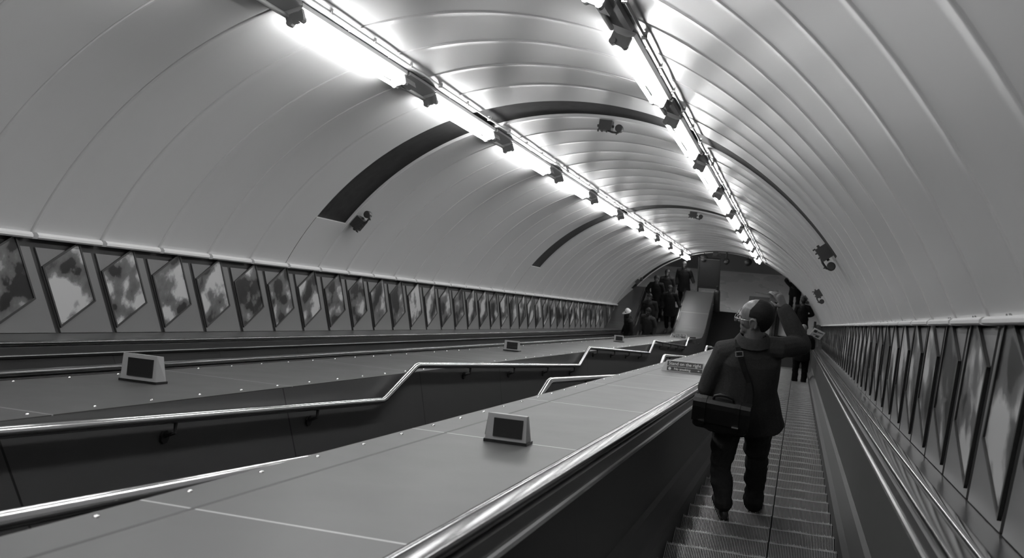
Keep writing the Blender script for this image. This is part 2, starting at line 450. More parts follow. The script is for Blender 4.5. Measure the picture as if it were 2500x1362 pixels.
# decks between the channels
def deck(name, label, x0, x1, edges, m='deck', seam=None, bolts=True, ye=YEND):
    root = thing(name, label, 'metal deck', W((x0+x1)/2, 0, -.66))
    q = sweep(MB(), [(x0, -.70), (x1, -.70), (x1, -.66), (x0, -.66)], yend=ye); put('deck_plate', q, m, root, keepworld=True)
    for e in edges:
        if e is None: continue
        q = sweep(MB(), rounded(e-(.022 if e < 0 else .028), e+(.022 if e < 0 else .03), -.69, -.641, .02), yend=ye); o = put('edge_trim', q, 'decktrim', root, keepworld=True); smooth_by_angle(o, 50)
    if seam is not None:
        q = sweep(MB(), [(seam-.008, -.66), (seam-.004, -.6585), (seam+.004, -.6585), (seam+.008, -.66)]); put('seam_strip', q, 'dark', root, keepworld=True)
    if bolts:
        q = MB()
        for e in bolts:
            s = 1.
            while s < 33:
                q.ell(W(e, s, -.66), (.010, .010, .007), seg=8, rn=4); s += .42
        o = put('screw_head', q, 'chrome', root, keepworld=True, smooth=True); o['kind'] = 'stuff'
    return root
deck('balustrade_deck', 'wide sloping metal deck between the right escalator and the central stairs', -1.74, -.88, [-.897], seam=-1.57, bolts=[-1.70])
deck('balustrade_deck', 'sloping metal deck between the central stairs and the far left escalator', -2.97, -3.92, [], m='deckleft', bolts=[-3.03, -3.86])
deck('balustrade_deck', 'dark metal ledge below the adverts beyond the far left escalator', WL+.0, -5.38, [-5.40], m='deckdull', bolts=False)
deck('balustrade_deck', 'narrow metal ledge below the adverts beside the right handrail', .585, WR+.0, [.607], m='guide', bolts=False, ye=30.4)

# ------------------------------------------------------------------ central stairs
XS0, XS1 = -2.97, -1.74
root = thing('staircase', 'dark fixed staircase with landings between the two escalators', 'stairs', W(-2.35, 0, -1.7))
LAND = [0.59+6.98*k-.02 for k in range(-1, 5)]                    # s where each level landing starts (7.57, 14.5 ...)
# steps: world-horizontal treads
q = MB(); prof = []
Y, Zc = SN(-3, -1.62); yend = 28.9
while Y < yend and Zc > 0:
    prof.append((Y, Zc)); Y += .292; prof.append((Y, Zc)); Zc -= .1686
prof.append((Y, 0)); prof.append((29.2, 0)); prof.append((29.2, -1.2)); y0, z0 = SN(-3, -2.3); prof.append((y0, z0))
rings = [[(x_, a, b_) for a, b_ in prof] for x_ in (XS0, XS1)]
q.ring_loft(rings); put('steps', q, 'stair', root, keepworld=True)
for x_, sg, nm in ((XS0, 1, 'left'), (XS1, -1, 'right')):
    q = sweep(MB(), [(x_-sg*.03, -.665), (x_+sg*.001, -.665), (x_+sg*.001, -2.0), (x_-sg*.03, -2.0)], -3., True, 31.9)
    put('side_panel', q, 'stairwall', root, keepworld=True)
    # rail: falls a little steeper than the slope, then runs level over each landing
    xr = x_+sg*.065
    pts = []
    for k in range(-2, 5):
        sb = 7.02+6.97*k
        pts += [W(xr, sb, -.835), W(xr, sb+.62, -.595)]
    pts = [p_ for p_ in pts if p_.z > .9+.1][:]
    last = pts[-1]; pts += [Vector((xr, last.y+1.6, max(.95, last.z-.95)))]
    dense = []
    for i in range(len(pts)-1):
        a, b_ = pts[i], pts[i+1]; d = (b_-a).normalized(); L = (b_-a).length
        if i: dense.append(a+d*.03)
        else: dense.append(a)
        dense.append(b_-d*.03)
    rl = MB(); rl.tube(dense, .025, 12); o = put('handrail', rl, 'chrome', root, keepworld=True, smooth=True)
    s = 1.3
    while s < 33:
        ph = ((s-7.64) % 6.97)/6.35
        if ph < .97:
            n = -.595-.24*ph; bk = MB()
            bk.tube([W(xr, s, n-.02), W(xr, s, n-.07), W(x_+sg*.0, s, n-.10)], .011, 6); bk.tube([W(x_+sg*.002, s, n-.10), W(x_+sg*.014, s, n-.10)], .035, 8)
            put('rail_bracket', bk, 'dark', root, keepworld=True)
        s += 1.55
    dk = MB()
    for k in range(-1, 5):
        sb = 7.64+6.97*k
        a0_, a1_ = W(x_+sg*.004, sb, -.60), W(x_+sg*.004, sb+6.35, -.845)
        dn_ = Vector((0, 0, -.19))
        if a1_.z < .7: continue
    root['label'] = 'dark fixed staircase with landings and bright rails between the two escalators'

# ------------------------------------------------------------------ posters
def poster(label, side, s, first=None):
    x = WL if side == 'left' else WR
    base = W(x, s, -.10)
    mt = Matrix.Translation(base)
    if side == 'right': mt = mt @ Matrix.Diagonal((-1, 1, 1, 1))
    if first: return dup(first, mt, label)
    t_ = thing('poster', label, 'poster', mtx=mt, group='framed advert posters along the %s wall' % side)
    # backing board: upright ends, top and bottom following the slope
    q = MB()
    f = lambda y, n: (n-.5*y-0.0)/C30     # z at local y for slope height n above the base point
    ya, yb = .0, .60
    lo, hi = -.555, .165
    ring = []
    for xx in (.004, .016):
        ring.append([(xx, ya, f(ya, lo)), (xx, yb, f(yb, lo)), (xx, yb, f(yb, hi)), (xx, ya, f(ya, hi))])
    q.ring_loft(ring); put('backing_board', q, 'postback', t_)
    # the bill itself, world-upright, its top corner under the cornice
    q = MB(); q.box((.012, .015, -.575), (.024, .475, -.01)); put('print', q, 'print', t_)
    q = MB()
    for a, b_ in (((.018, .0, -.59), (.032, .018, .01)), ((.018, .472, -.59), (.032, .49, .01)), ((.018, .0, -.59), (.032, .49, -.572)), ((.018, .0, -.006), (.032, .49, .012))):
        q.box(a, b_)
    put('frame', q, 'frame', t_)
    return t_
for side, s0, cnt in (('left', 7.18-.76*4, 39), ('right', 4.36-.745*4, 42)):
    fp = None
    for i in range(cnt):
        s = s0+(.76 if side == 'left' else .745)*i
        if s > 32.6: break
        o = poster('%s framed poster from the near end of the %s wall' % (nth(i+1), side), side, s, fp); fp = fp or o

for i, y_ in enumerate((29.0, 30.0, 31.0)):
    for side, x_ in (('left', WL), ('right', WR)):
        if side == 'right' and i > 0: continue
        mt = Matrix.Translation((x_, y_, 1.42))
        if side == 'right': mt = mt @ Matrix.Diagonal((-1, 1, 1, 1))
        dup(fp, mt, '%s poster of the level row on the %s wall at the foot of the slope' % (nth(i+1), side))
# ------------------------------------------------------------------ signs and blocks on the decks
def wedge_sign(label, xc, s, wd, text=None, group=None):
    """wedge-shaped sign box: upright dark face with grey sloping cheeks"""
    mt = Matrix.Translation(W(xc, s, -.66)) @ Matrix.Rotation(-PI/6, 4, 'X')
    t_ = thing('deck_sign', label, 'sign', mtx=mt)
    h = wd*.30; q = MB(); c = wd*.5; e = wd*.13
    # body: face towards the camera (local -y), cheeks flare out at the base
    A = [(-c, 0, h), (c, 0, h), (c+e, -.02, 0), (-c-e, -.02, 0)]
    B = [(-c*.9, .05, h), (c*.9, .05, h), (c+e, .10, 0), (-c-e, .10, 0)]
    q.ring_loft([A, B]); put('sign_box', q, 'signgrey', t_)
    # face plates
    fy = lambda z: -.02*(1-z/h)-.003
    def plate(z0, z1, x0, x1, nm):
        q = MB(); q.ring_loft([[(x0, fy(z0)+d, z0), (x1, fy(z0)+d, z0), (x1, fy(z1)+d, z1), (x0, fy(z1)+d, z1)] for d in (.002, -.002)])
        return put(nm, q, 'signblack', t_)
    plate(h*.50, h*.93, -c*.95, c*.95, 'name_plate'); plate(h*.08, h*.43, -c*.95, c*.95, 'name_plate')
    if text:
        tilt = math.atan2(.02, h)
        def word(body, x, z, size):
            cu = D.curves.new('lettering', 'FONT'); cu.body = body; cu.size = size; cu.extrude = .0006; cu.align_x = 'CENTER'; cu.align_y = 'CENTER'; cu.materials.append(M['signwhite'])
            cu.offset = .0006
            tmp = D.objects.new('t', cu); COL.objects.link(tmp); bpy.context.view_layer.update(); me_ = D.meshes.new_from_object(tmp.evaluated_get(bpy.context.evaluated_depsgraph_get())); D.objects.remove(tmp); o = obj('lettering', me_, t_); o.rotation_euler = (PI/2-tilt, 0, 0); o.location = (x, fy(z)-.004, z)
        word(text[0], 0.0, h*.71, h*.40); word(text[1], -c*.12, h*.25, h*.30)
        q = MB(); q.tube([(-c*.80, fy(h*.25)-.002, h*.25), (-c*.80, fy(h*.25)-.005, h*.25)], h*.13, 16); put('no_smoking_disc', q, 'signwhite', t_)
        q = MB(); q.box((c*.70, fy(h*.25)-.005, h*.235), (c*.82, fy(h*.25)-.002, h*.27)); q.box((c*.745, fy(h*.25)-.005, h*.20), (c*.775, fy(h*.25)-.002, h*.31)); put('arrow_mark', q, 'signwhite', t_)
    return t_
wedge_sign('wedge-shaped sign reading Stand on the right on the nearer metal deck', -1.235, 12.0, .43, ('Stand on the right', 'No smoking'))
wedge_sign('small distant wedge-shaped sign at the foot of the left metal deck', -3.33, 29.9, .42, ('Stand on the right', 'No smoking'))
def block(label, xc, s, wd, group='small box-shaped blocks on the metal decks', first=None):
    mt = Matrix.Translation(W(xc, s, -.66)) @ Matrix.Rotation(-PI/6, 4, 'X')
    t_ = thing('deck_block', label, 'block', mtx=mt, group=group)
    c, h = wd/2, wd*.72; q = MB()
    q.ring_loft([[(-c, 0, h), (c, 0, h), (c*1.06, 0, .012), (-c*1.06, 0, .012)], [(-c*.86, .085, h*.96), (c*.86, .085, h*.96), (c*1.04, .10, .012), (-c*1.04, .10, .012)]])
    put('block_body', q, 'signgrey', t_)
    q = MB(); q.box((-c*.66, -.006, h*.22), (c*.84, .002, h*.86)); put('dark_plate', q, 'signblack', t_)
    q = MB(); q.box((-c*1.12, -.006, 0), (c*1.12, .105, .014)); put('rubber_foot', q, 'rubber', t_)
    q = MB(); q.ring_loft([[(-c*1.02, .008, h*.9), (-c*.94, .08, h*.88), (-c*1.08, .09, .03), (-c*1.10, .008, .03)], [(-c*1.03, .008, h*.9), (-c*.95, .08, h*.88), (-c*1.09, .09, .03), (-c*1.11, .008, .03)]]); put('side_plate', q, 'signblack', t_)
    return t_
block('grey block with a dark plate on the nearer deck, close to the viewer', -1.245, 4.50, .185)
block('grey block with a dark plate on the left deck, at the left of the view', -3.54, 4.95, .22)
block('small grey block with a dark plate far down the left deck', -3.52, 20.7, .19)
block('small grey block halfway down the left deck beside the stair rail', -3.52, 12.6, .19)

# ------------------------------------------------------------------ fixtures hanging from the vault bands
def detector(label, ang, s, first=None):
    a = math.radians(ang); ez = Vector((math.cos(a), 0, math.sin(a))); ey = Vector((0, 1, 0)); ex = ey.cross(ez)
    m4 = Matrix((ex, ey, ez)).transposed().to_4x4(); m4.translation = Vector((CX+(R0+.02)*math.cos(a), s, CN+(R0+.02)*math.sin(a)))
    mt = SLOPE @ m4 @ Matrix.Diagonal((.72, .72, .72, 1))
    if first: return dup(first, mt, label)
    t_ = thing('band_fixture', label, 'camera', mtx=mt, group='small dark box-and-disc fixtures on the vault bands')
    q = MB(); q.box((-.13, -.10, -.20), (.09, .10, -.02)); q.box((-.17, -.03, -.15), (-.12, .03, -.11)); q.box((.08, -.02, -.14), (.12, .02, -.10))
    for x_ in (-.15, -.08, .0): q.box((x_, -.06, -.235), (x_+.022, -.03, -.19))
    put('junction_box', q, 'dark', t_)
    q = MB(); q.tube([(.02, 0, -.19), (.10, 0, -.215), (.20, 0, -.215), (.235, 0, -.18)], .018, 8); q.box((.17, -.012, -.25), (.19, .012, -.2)); put('arm', q, 'dark', t_)
    q = MB(); q.tube([(.215, -.05, -.14), (.215, -.04, -.14), (.215, .05, -.14)], [.055, .068, .068], 18); put('lens_head', q, 'dark', t_)
    return t_
fd = None
for ang, s, lab in ((86.3, 12.42, 'dark box-and-disc fixture hanging at the crown of the nearest vault band'), (142.2, 12.35, 'dark fixture at the left end of the nearest vault band'),
                    (37.9, 11.9, 'dark fixture at the right end of the nearest vault band'), (85.6, 22.9, 'dark fixture at the crown of the middle vault band'),
                    (34.9, 21.3, 'dark fixture at the right end of the middle vault band'), (94, 36.2, 'dark fixture at the crown of the farthest vault band'),
                    (137.9, 35.3, 'dark fixture at the left end of the farthest vault band'), (39.8, 34.6, 'dark fixture at the right end of the farthest vault band')):
    o = detector(lab, ang, s, fd); fd = fd or o

for i, x_ in enumerate((-4.6, -2.4, -.4)):  # unseen lamps added to brighten the hall floor and end wall
    t_ = thing('hall_fill_light', '%s added unseen fill light from the left on the lower hall ceiling' % nth(i+1), 'ceiling light', (x_, 33.9, 4.2), group='added unseen fill lights of the lower hall')
    q = MB(); q.box((-.7, -.1, -.07), (.7, .1, 0)); put('housing', q, 'fixture', t_)
    q = MB(); q.tube([(-.65, 0, -.11), (.65, 0, -.11)], .019, 10); put('tube', q, 'hallfill', t_, smooth=True)
# hanging round loudspeakers in the hall
for i, (x_, y_, z_, lab) in enumerate(((-3.40, 32.4, Z0-16.30, 'round dark loudspeaker hanging left, beside the framed panel'), (-2.62, 32.4, Z0-16.35, 'round dark loudspeaker hanging in the middle on a thick stem'), (-1.88, 32.4, Z0-16.32, 'round dark loudspeaker hanging at the right near the light row'))):
    t_ = thing('hanging_loudspeaker', lab, 'loudspeaker', (x_, y_, z_), group='round loudspeakers hanging above the lower landing')
    q = MB(); r_ = .135 if i != 1 else .11; q.ell((0, 0, 0), (r_, r_*.8, r_)); q.tube([(0, -.10, 0), (0, -.125, 0)], r_*.7, 16); put('speaker_body', q, 'dark', t_, smooth=True)
    q = MB(); q.tube([(0, 0, .1), (0, 0, 4.2-z_)], .03 if i == 1 else .012, 8); q.tube([(0, 0, 4.2-z_-.03), (0, 0, 4.2-z_)], .06, 10); put('stem', q, 'dark', t_)

# framed panel standing at the foot of the left deck
t_ = thing('framed_panel', 'tall framed panel with dark posts standing at the foot of the left deck', 'barrier', (-3.2, 32.3, 0))
q = MB(); q.box((-.34, -.01, .78), (.36, .01, 1.86)); put('panel_sheet', q, 'frame', t_)
for x_ in (-.37, .37):
    q = MB(); q.box((x_-.022, -.025, 0), (x_+.022, .025, 1.92)); put('post', q, 'dark', t_)
q = MB(); q.box((-.34, -.03, 1.875), (.35, .03, 1.91)); put('top_rail', q, 'chrome', t_)
q = MB(); q.box((-.35, -.02, .72), (.35, .02, .77)); put('bottom_rail', q, 'guide', t_)
t_ = thing('floor_stand', 'dark rounded stand between the framed panel and the dark floor', 'stand', (-2.86, 32.0, 0))
q = MB(); q.tube([(0, 0, 0), (0, 0, .05), (0, 0, .75), (0, 0, .82), (0, 0, .86)], [.13, .12, .11, .09, .04], 14); put('stand_body', q, 'dark', t_, smooth=True)
q = MB(); q.tube([(0, 0, .84), (0, 0, 1.0)], .03, 8); put('stand_neck', q, 'dark', t_)

# ------------------------------------------------------------------ people
def remesh(name, mb, m, vox, parent, iters=3, base=None):
    me = mb.mesh(name, M[m] if isinstance(m, str) else m)
    o = D.objects.new(name, me); COL.objects.link(o)
    r_ = o.modifiers.new('r', 'REMESH'); r_.mode = 'VOXEL'; r_.voxel_size = vox
    sm = o.modifiers.new('s', 'SMOOTH'); sm.factor = .5; sm.iterations = iters
    bpy.context.view_layer.update()
    dg = bpy.context.evaluated_depsgraph_get()
    nm = D.meshes.new_from_object(o.evaluated_get(dg)); o.modifiers.clear(); o.data = nm; D.meshes.remove(me)
    nm.shade_smooth()
    if not nm.materials: nm.materials.append(M[m])
    o.parent = parent
    return o
def crease(o, amp, fx, fz, seed=0.):
    from mathutils import noise
    me = o.data; nrm = [n_.vector.copy() for n_ in me.vertex_normals]
    for v, nv in zip(me.vertices, nrm):
        p = v.co.copy(); k = noise.noise(Vector((p.x*fx+seed, p.y*fx, p.z*fz)))+.5*noise.noise(Vector((p.x*fx*2+9, p.y*fx*2+seed, p.z*fz*2)))
        v.co = p+nv*amp*k
    me.update()
def V(*a): return Vector(a)
def lerp(a, b_, t): return a+(b_-a)*t
def hand(mb, wr, d, palm, side, curl=.5, sc=1.):
    """wr wrist, d direction of the fingers, palm = palm normal, side = +1 right hand, -1 left"""
    d = d.normalized(); palm = (palm-d*palm.dot(d)).normalized(); lat = d.cross(palm)*side   # lat points to the thumb side
    L = .095*sc
    mb.limb([wr, wr+d*L*.35, wr+d*L*.85], [(.026*sc, .018*sc), (.036*sc, .016*sc), (.038*sc, .013*sc)], 14, palm)
    base = wr+d*L*.92
    for i, (off, ln, r_) in enumerate(((.030, .072, .0088), (.010, .080, .009), (-.010, .075, .0086), (-.029, .060, .0076))):
        p = base+lat*off*sc; q_ = [p-d*.02]; dd = d.copy(); c_ = curl*(1+.15*i)
        for seg in (.42, .32, .26):
            dd = (dd*math.cos(c_*.9)+palm*math.sin(c_*.9)).normalized() if True else dd
            palm_ = palm
            p = p+dd*ln*seg*sc; q_.append(p)
            # turn the local frame on
            c_ *= 1.25
        mb.limb(q_, [r_*sc*1.05, r_*sc, r_*sc*.92, r_*sc*.8], 8)
    tb = wr+d*L*.25+lat*.026*sc
    mb.limb([tb, tb+(lat*.8+d*.7+palm*.3).normalized()*.036*sc, tb+(lat*.5+d*.9+palm*.6).normalized()*.068*sc], [.0125*sc, .0105*sc, .008*sc], 8)
def head_mesh(mb, hm, sc=1.):
    """hm: head matrix, origin at the head's centre, +y = face, z up"""
    T = lambda x, y, z: hm @ Vector((x*sc, y*sc, z*sc))
    R3 = hm.to_3x3().to_4x4()
    e_ = lambda c, r: mb.ell(T(*c), (r[0]*sc, r[1]*sc, r[2]*sc), R3, 20, 14)
    e_((0, -.012, .035), (.076, .098, .084))      # skull
    e_((0, .028, .0), (.066, .066, .085))         # face block
    e_((0, .044, -.055), (.053, .054, .048))      # jaw
    e_((0, .080, -.094), (.024, .022, .021))      # chin
    e_((0, .078, .030), (.048, .018, .012))       # brow
    e_((.042, .060, -.012), (.020, .022, .022)); e_((-.042, .060, -.012), (.020, .022, .022))   # cheeks
    mb.limb([T(0, .086, .022), T(0, .112, -.008), T(0, .124, -.024)], [.009*sc, .012*sc, .013*sc], 10)  # nose
    e_((.012, .098, -.024), (.009, .010, .008)); e_((-.012, .098, -.024), (.009, .010, .008))
    mb.limb([T(-.018, .085, -.052), T(0, .093, -.049), T(.018, .085, -.052)], [.006*sc, .008*sc, .006*sc], 8)
    mb.limb([T(-.015, .083, -.063), T(0, .090, -.064), T(.015, .083, -.063)], [.006*sc, .009*sc, .006*sc], 8)
    for q in (-1, 1):                              # ears: rim, lobe, hollow bowl
        c = [T(q*.078, -.012+.020*math.cos(a), .004+.031*math.sin(a)) for a in [math.radians(k) for k in range(-70, 251, 32)]]
        mb.tube(c, .006*sc, 8); e_((q*.074, -.010, -.002), (.008, .016, .024)); e_((q*.078, .0, -.028), (.007, .009, .010))
def hair_shell(hm, sc, m, parent, bald, name='hair', thick=.008, long=0.):
    """shell over the skull; bald(x,y,z) -> True where the scalp is bare"""
    mb = MB(); seg, rn = (96, 72) if thick < .005 else (40, 30); r = (.076+thick, .098+thick, .084+thick)
    g = {}
    for i in range(rn+1):
        a = PI*i/rn
        for j in range(seg):
            g[(i, j)] = Vector((r[0]*math.sin(a)*math.cos(2*PI*j/seg), -.012+r[1]*math.sin(a)*math.sin(2*PI*j/seg), .035+r[2]*math.cos(a)))
    def low(p): 
        if p.z < .02 and p.y < 0: p = Vector((p.x*(1-(.02-p.z)*1.5*(1-long)), p.y*(1-(.02-p.z)*1.2*(1-long)), p.z-(.02-p.z)*.5-long*max(0, .02-p.z)*1.4))
        return p
    idx = {}
    def vid(i, j, k):
        key = (i, j % seg, k)
        if key not in idx:
            p = low(g[(i, j % seg)].copy())
            if k: p = Vector((p.x*.90, (p.y+.012)*.90-.012, (p.z-.035)*.90+.035))
            mb.v.append(hm @ (p*sc)); idx[key] = len(mb.v)-1
        return idx[key]
    keep = set()
    for i in range(rn):
        for j in range(seg):
            c = (g[(i, j)]+g[(i+1, (j+1) % seg)])/2
            if not bald(c.x, c.y, c.z): keep.add((i, j))
    for i, j in keep:
        mb.f.append((vid(i, j, 0), vid(i, j+1, 0), vid(i+1, j+1, 0), vid(i+1, j, 0)))
        mb.f.append((vid(i, j, 1), vid(i+1, j, 1), vid(i+1, j+1, 1), vid(i, j+1, 1)))
        for (di, dj, a, b_) in ((-1, 0, (i, j), (i, j+1)), (1, 0, (i+1, j+1), (i+1, j)), (0, -1, (i+1, j), (i, j)), (0, 1, (i, j+1), (i+1, j+1))):
            ni, nj = i+di, (j+dj) % seg
            if (ni, nj) not in keep and 0 <= ni < rn:
                mb.f.append((vid(*a, 0), vid(*a, 1), vid(*b_, 1), vid(*b_, 0)))
    return remesh(name, mb, m, .004 if thick > .005 else .003, parent, 2)
def person(label, base, yaw, J, coat='cloth', trouser='cloth', hair='hair', skin='skinshaded', vox=.009, hem=.62, bulk=1., hs=1., bald=None, curlL=.4, curlR=.4, flare=1., collar=True, hairlong=0., group=None):
    root = thing('person', label, 'person', base, group=group)
    root.matrix_basis = Matrix.Translation(base) @ Matrix.Rotation(yaw, 4, 'Z')
    P = dict(hipL=V(-.095, 0, .90), hipR=V(.095, 0, .90), kneeL=V(-.11, .03, .49), kneeR=V(.11, .03, .49), ankL=V(-.11, -.02, .08), ankR=V(.11, -.02, .08),
             toeL=V(-.13, .17, .03), toeR=V(.13, .17, .03), pel=V(0, 0, .95), che=V(0, 0, 1.25), sh=V(0, 0, 1.42), neck=V(0, .0, 1.50), head=V(0, .02, 1.63),
             shL=V(-.18, 0, 1.41), shR=V(.18, 0, 1.41), elL=V(-.24, -.02, 1.12), elR=V(.24, -.02, 1.12), wrL=V(-.24, .10, .90), wrR=V(.24, .10, .90), hyaw=0., hpitch=0.,
             dL=None, dR=None, pL=V(1, 0, 0), pR=V(-1, 0, 0))
    P.update(J)
    g = lambda k: P[k]
    b_ = MB()
    b_.limb([g('pel')-V(0, 0, .08), g('pel')+V(0, 0, .08), g('che'), g('sh')-V(0, 0, .03)], [(.15, .11), (.14, .10), (.155, .11), (.12, .09)], 14, (0, 1, 0))
    b_.limb([g('shL'), g('sh'), g('shR')], [.05, .06, .05])
    b_.limb([g('sh'), g('neck'), g('head')-V(0, .0, .03)], [.068*hs, .060*hs, .060*hs])
    for s_ in 'LR':
        b_.limb([g('sh'+s_), lerp(g('sh'+s_), g('el'+s_), .4), g('el'+s_)], [.050, .047, .038]); b_.limb([g('el'+s_), lerp(g('el'+s_), g('wr'+s_), .35), g('wr'+s_)], [.040, .039, .026])
        b_.limb([g('hip'+s_), lerp(g('hip'+s_), g('knee'+s_), .4), g('knee'+s_)], [.085, .078, .055]); b_.limb([g('knee'+s_), lerp(g('knee'+s_), g('ank'+s_), .35), g('ank'+s_)], [.055, .056, .038])
        b_.limb([g('ank'+s_)-V(0, .02, .03), g('toe'+s_)+V(0, -.03, 0)], [.032, .024])
        d = g('d'+s_) or (g('wr'+s_)-g('el'+s_))
        hand(b_, g('wr'+s_), d, g('p'+s_), 1 if s_ == 'R' else -1, curlL if s_ == 'L' else curlR)
    hm = Matrix.Translation(g('head')) @ Matrix.Rotation(P['hyaw'], 4, 'Z') @ Matrix.Rotation(P['hpitch'], 4, 'X')
    head_mesh(b_, hm, hs)
    body = remesh('body', b_, skin, vox, root)
    for q in (-1, 1):
        e_ = MB(); e_.ell(hm @ V(q*.031*hs, .081*hs, .012*hs), (.010, .010, .010)); put('eye', e_, 'signwhite' if vox < .005 else 'dark', root, smooth=True)
    # trousers
    t_ = MB()
    for s_ in 'LR':
        a = g('ank'+s_)
        t_.limb([g('hip'+s_)+V(0, 0, .02), lerp(g('hip'+s_), g('knee'+s_), .5), g('knee'+s_), lerp(g('knee'+s_), a, .5), a+V(0, -.01, .055)], [.112*bulk, .098*bulk, .080*bulk, .074*bulk, .072*bulk])
    t_.limb([g('pel')-V(0, 0, .05), g('pel')+V(0, 0, .06)], [(.175*bulk, .13*bulk), (.165*bulk, .12*bulk)], 14, (0, 1, 0))
    o = remesh('trousers', t_, trouser, max(.006, vox), root, 4)
    crease(o, .016, 5, 9, base.x*7)
    for s_ in 'LR':
        a, o_ = g('ank'+s_), g('toe'+s_); dd = (o_-a); dd.z = 0; dd = dd.normalized(); zf = a.z-.075
        h_ = V(a.x, a.y, zf)
        q = MB(); q.limb([h_-dd*.035+V(0, 0, .045), h_+dd*.05+V(0, 0, .045), h_+dd*.13+V(0, 0, .036), h_+dd*.19+V(0, 0, .030)], [(.036, .040), (.040, .044), (.047, .034), (.040, .027)])
        q.limb([h_-dd*.02+V(0, 0, .05), h_-dd*.005+V(0, 0, .10)], [.036, .036])
        q.ring_loft([[h_+dd*(u*.125+.085)+V(-dd.y, dd.x, 0)*(w_*.045)+V(0, 0, z_) for u, w_ in ((-1.15, -.6), (-1.2, 0), (-1.15, .6), (0, .95), (.9, 1.), (1.2, .5), (1.25, 0), (1.2, -.5), (.9, -1.), (0, -.95))] for z_ in (.0, .016)])
        remesh('shoe', q, 'shoe', .006 if vox < .005 else .01, root, 2)
    # coat
    c_ = MB(); hp = P.get('coat')
    if hp is None:
        hp = [((0, 0, hem), .225*flare, .16*flare), ((0, 0, hem+.14), .21*flare, .15*flare), ((0, 0, 1.0), .190, .135), ((0, 0, 1.15), .185, .13), ((0, 0, 1.30), .195, .13), ((0, 0, 1.40), .15, .11), ((0, .0, 1.46), .08, .08)]
    rings = []
    for c, rx, ry in hp:
        if c[2] < 1.05 or vox >= .005 or True:
            rings.append([V(c[0]+rx*bulk*math.cos(2*PI*j/28), c[1]+ry*bulk*math.sin(2*PI*j/28), c[2]) for j in range(28)])
    c_.ring_loft(rings)
    for s_ in 'LR':
        a, e_, w_ = g('sh'+s_), g('el'+s_), g('wr'+s_)
        c_.limb([lerp(a, g('sh'), .45), a, lerp(a, e_, .5), e_], [.075, .078*bulk, .072*bulk, .064*bulk])
        c_.limb([e_, lerp(e_, w_, .5), lerp(e_, w_, .93)], [.066*bulk, .062*bulk, .054*bulk])
    o = remesh('coat', c_, coat, max(.0065, vox), root, 4)
    crease(o, .013, 6, 3.5, base.y*3)
    if collar:
        q = MB(); nk = g('neck'); cc = lerp(g('sh'), nk, .6)+V(0, 0, .022 if vox < .005 else 0); rr = []
        for z_, r_ in ((-.045, .122), (-.015, .105), (.014, .088), (.018, .081), (.0, .076), (-.04, .09)):
            rr.append([cc+V(r_*1.1*math.cos(2*PI*j/24), r_*math.sin(2*PI*j/24)+.004, z_+(.012 if math.sin(2*PI*j/24) < 0 else -.012*math.sin(2*PI*j/24))) for j in range(24)])
        rr.append(rr[0]); q.ring_loft(rr, cap=False); put('collar', q, coat, root, smooth=True)
    if hair:
        hair_shell(hm, hs, hair, root, bald or (lambda x, y, z: (y > .055 and z < .062) or z < -.05 or (y > .012 and z < .03)), thick=.012, long=hairlong)
    return root, hm

# the man in the foreground
man, hm = person('man in a wool coat on the escalator steps, right arm raised, bag at his hip', Vector((-.30, 5.90, Z0-5.03)), 0.,
    dict(hipL=V(-.115, .09, .82), hipR=V(.085, .12, .80), kneeL=V(-.155, .06, .42), kneeR=V(.085, .235, .30), ankL=V(-.115, -.03, .075), ankR=V(.085, .30, -.155),
         toeL=V(-.175, .16, .03), toeR=V(.11, .50, -.20), pel=V(-.02, .09, .90), che=V(0, .09, 1.20), sh=V(.005, .09, 1.385), neck=V(.025, .09, 1.47), head=V(.025, .10, 1.595),
         shL=V(-.165, .08, 1.335), shR=V(.19, .09, 1.39), elL=V(-.275, .05, 1.04), elR=V(.325, .25, 1.335), wrL=V(-.21, .25, .93), wrR=V(.195, .36, 1.545),
         dR=V(-.40, .25, .85), pR=V(-.75, .55, -.3), hyaw=math.radians(74), hpitch=math.radians(-6),
         coat=[((-.04, .10, .76), .312, .20), ((-.04, .10, .775), .31, .20), ((-.035, .10, .90), .262, .185), ((-.02, .09, 1.05), .222, .155), ((-.005, .09, 1.18), .215, .145), ((.0, .09, 1.29), .215, .138), ((.008, .09, 1.36), .165, .12), ((.018, .09, 1.42), .085, .085)]),
    coat='coat', trouser='trouser', hair=None, skin='skin', vox=.0042, hs=1.13, curlR=.55, bulk=1.0)
hair_shell(hm, 1.13, 'hair', man, lambda x, y, z: (y > .012-.9*max(0, z-.085)) or (z < .045 and y > -.03) or z < -.055+.0*y or (z < .0 and y > -.045), thick=.004)
def HT(x, y, z): return hm @ (V(x, y, z)*1.13)
q = MB()
for sg in (-1, 1):
    q.tube([HT(sg*.080, -.008, .020), HT(sg*.079, .03, .026), HT(sg*.072, .095, .028)], .0018, 6)
    q.tube([HT(sg*.034+.026*math.cos(a), .108, .014+.017*math.sin(a)) for a in [2*PI*k/16 for k in range(17)]], .0016, 6)
    q.tube([HT(sg*.060, .108, .022), HT(sg*.072, .095, .028)], .0018, 6)
q.tube([HT(-.010, .108, .018), HT(0, .112, .022), HT(.010, .108, .018)], .0016, 6)
o = put('glasses', q, 'chrome', man, smooth=True); o['label'] = 'thin metal-framed spectacles'
gl = MB()
for sg in (-1, 1): gl.tube([HT(sg*.034, .107, .014), HT(sg*.034, .109, .014)], .024, 16)
put('lens', gl, 'glass', o)
mw = man.matrix_basis
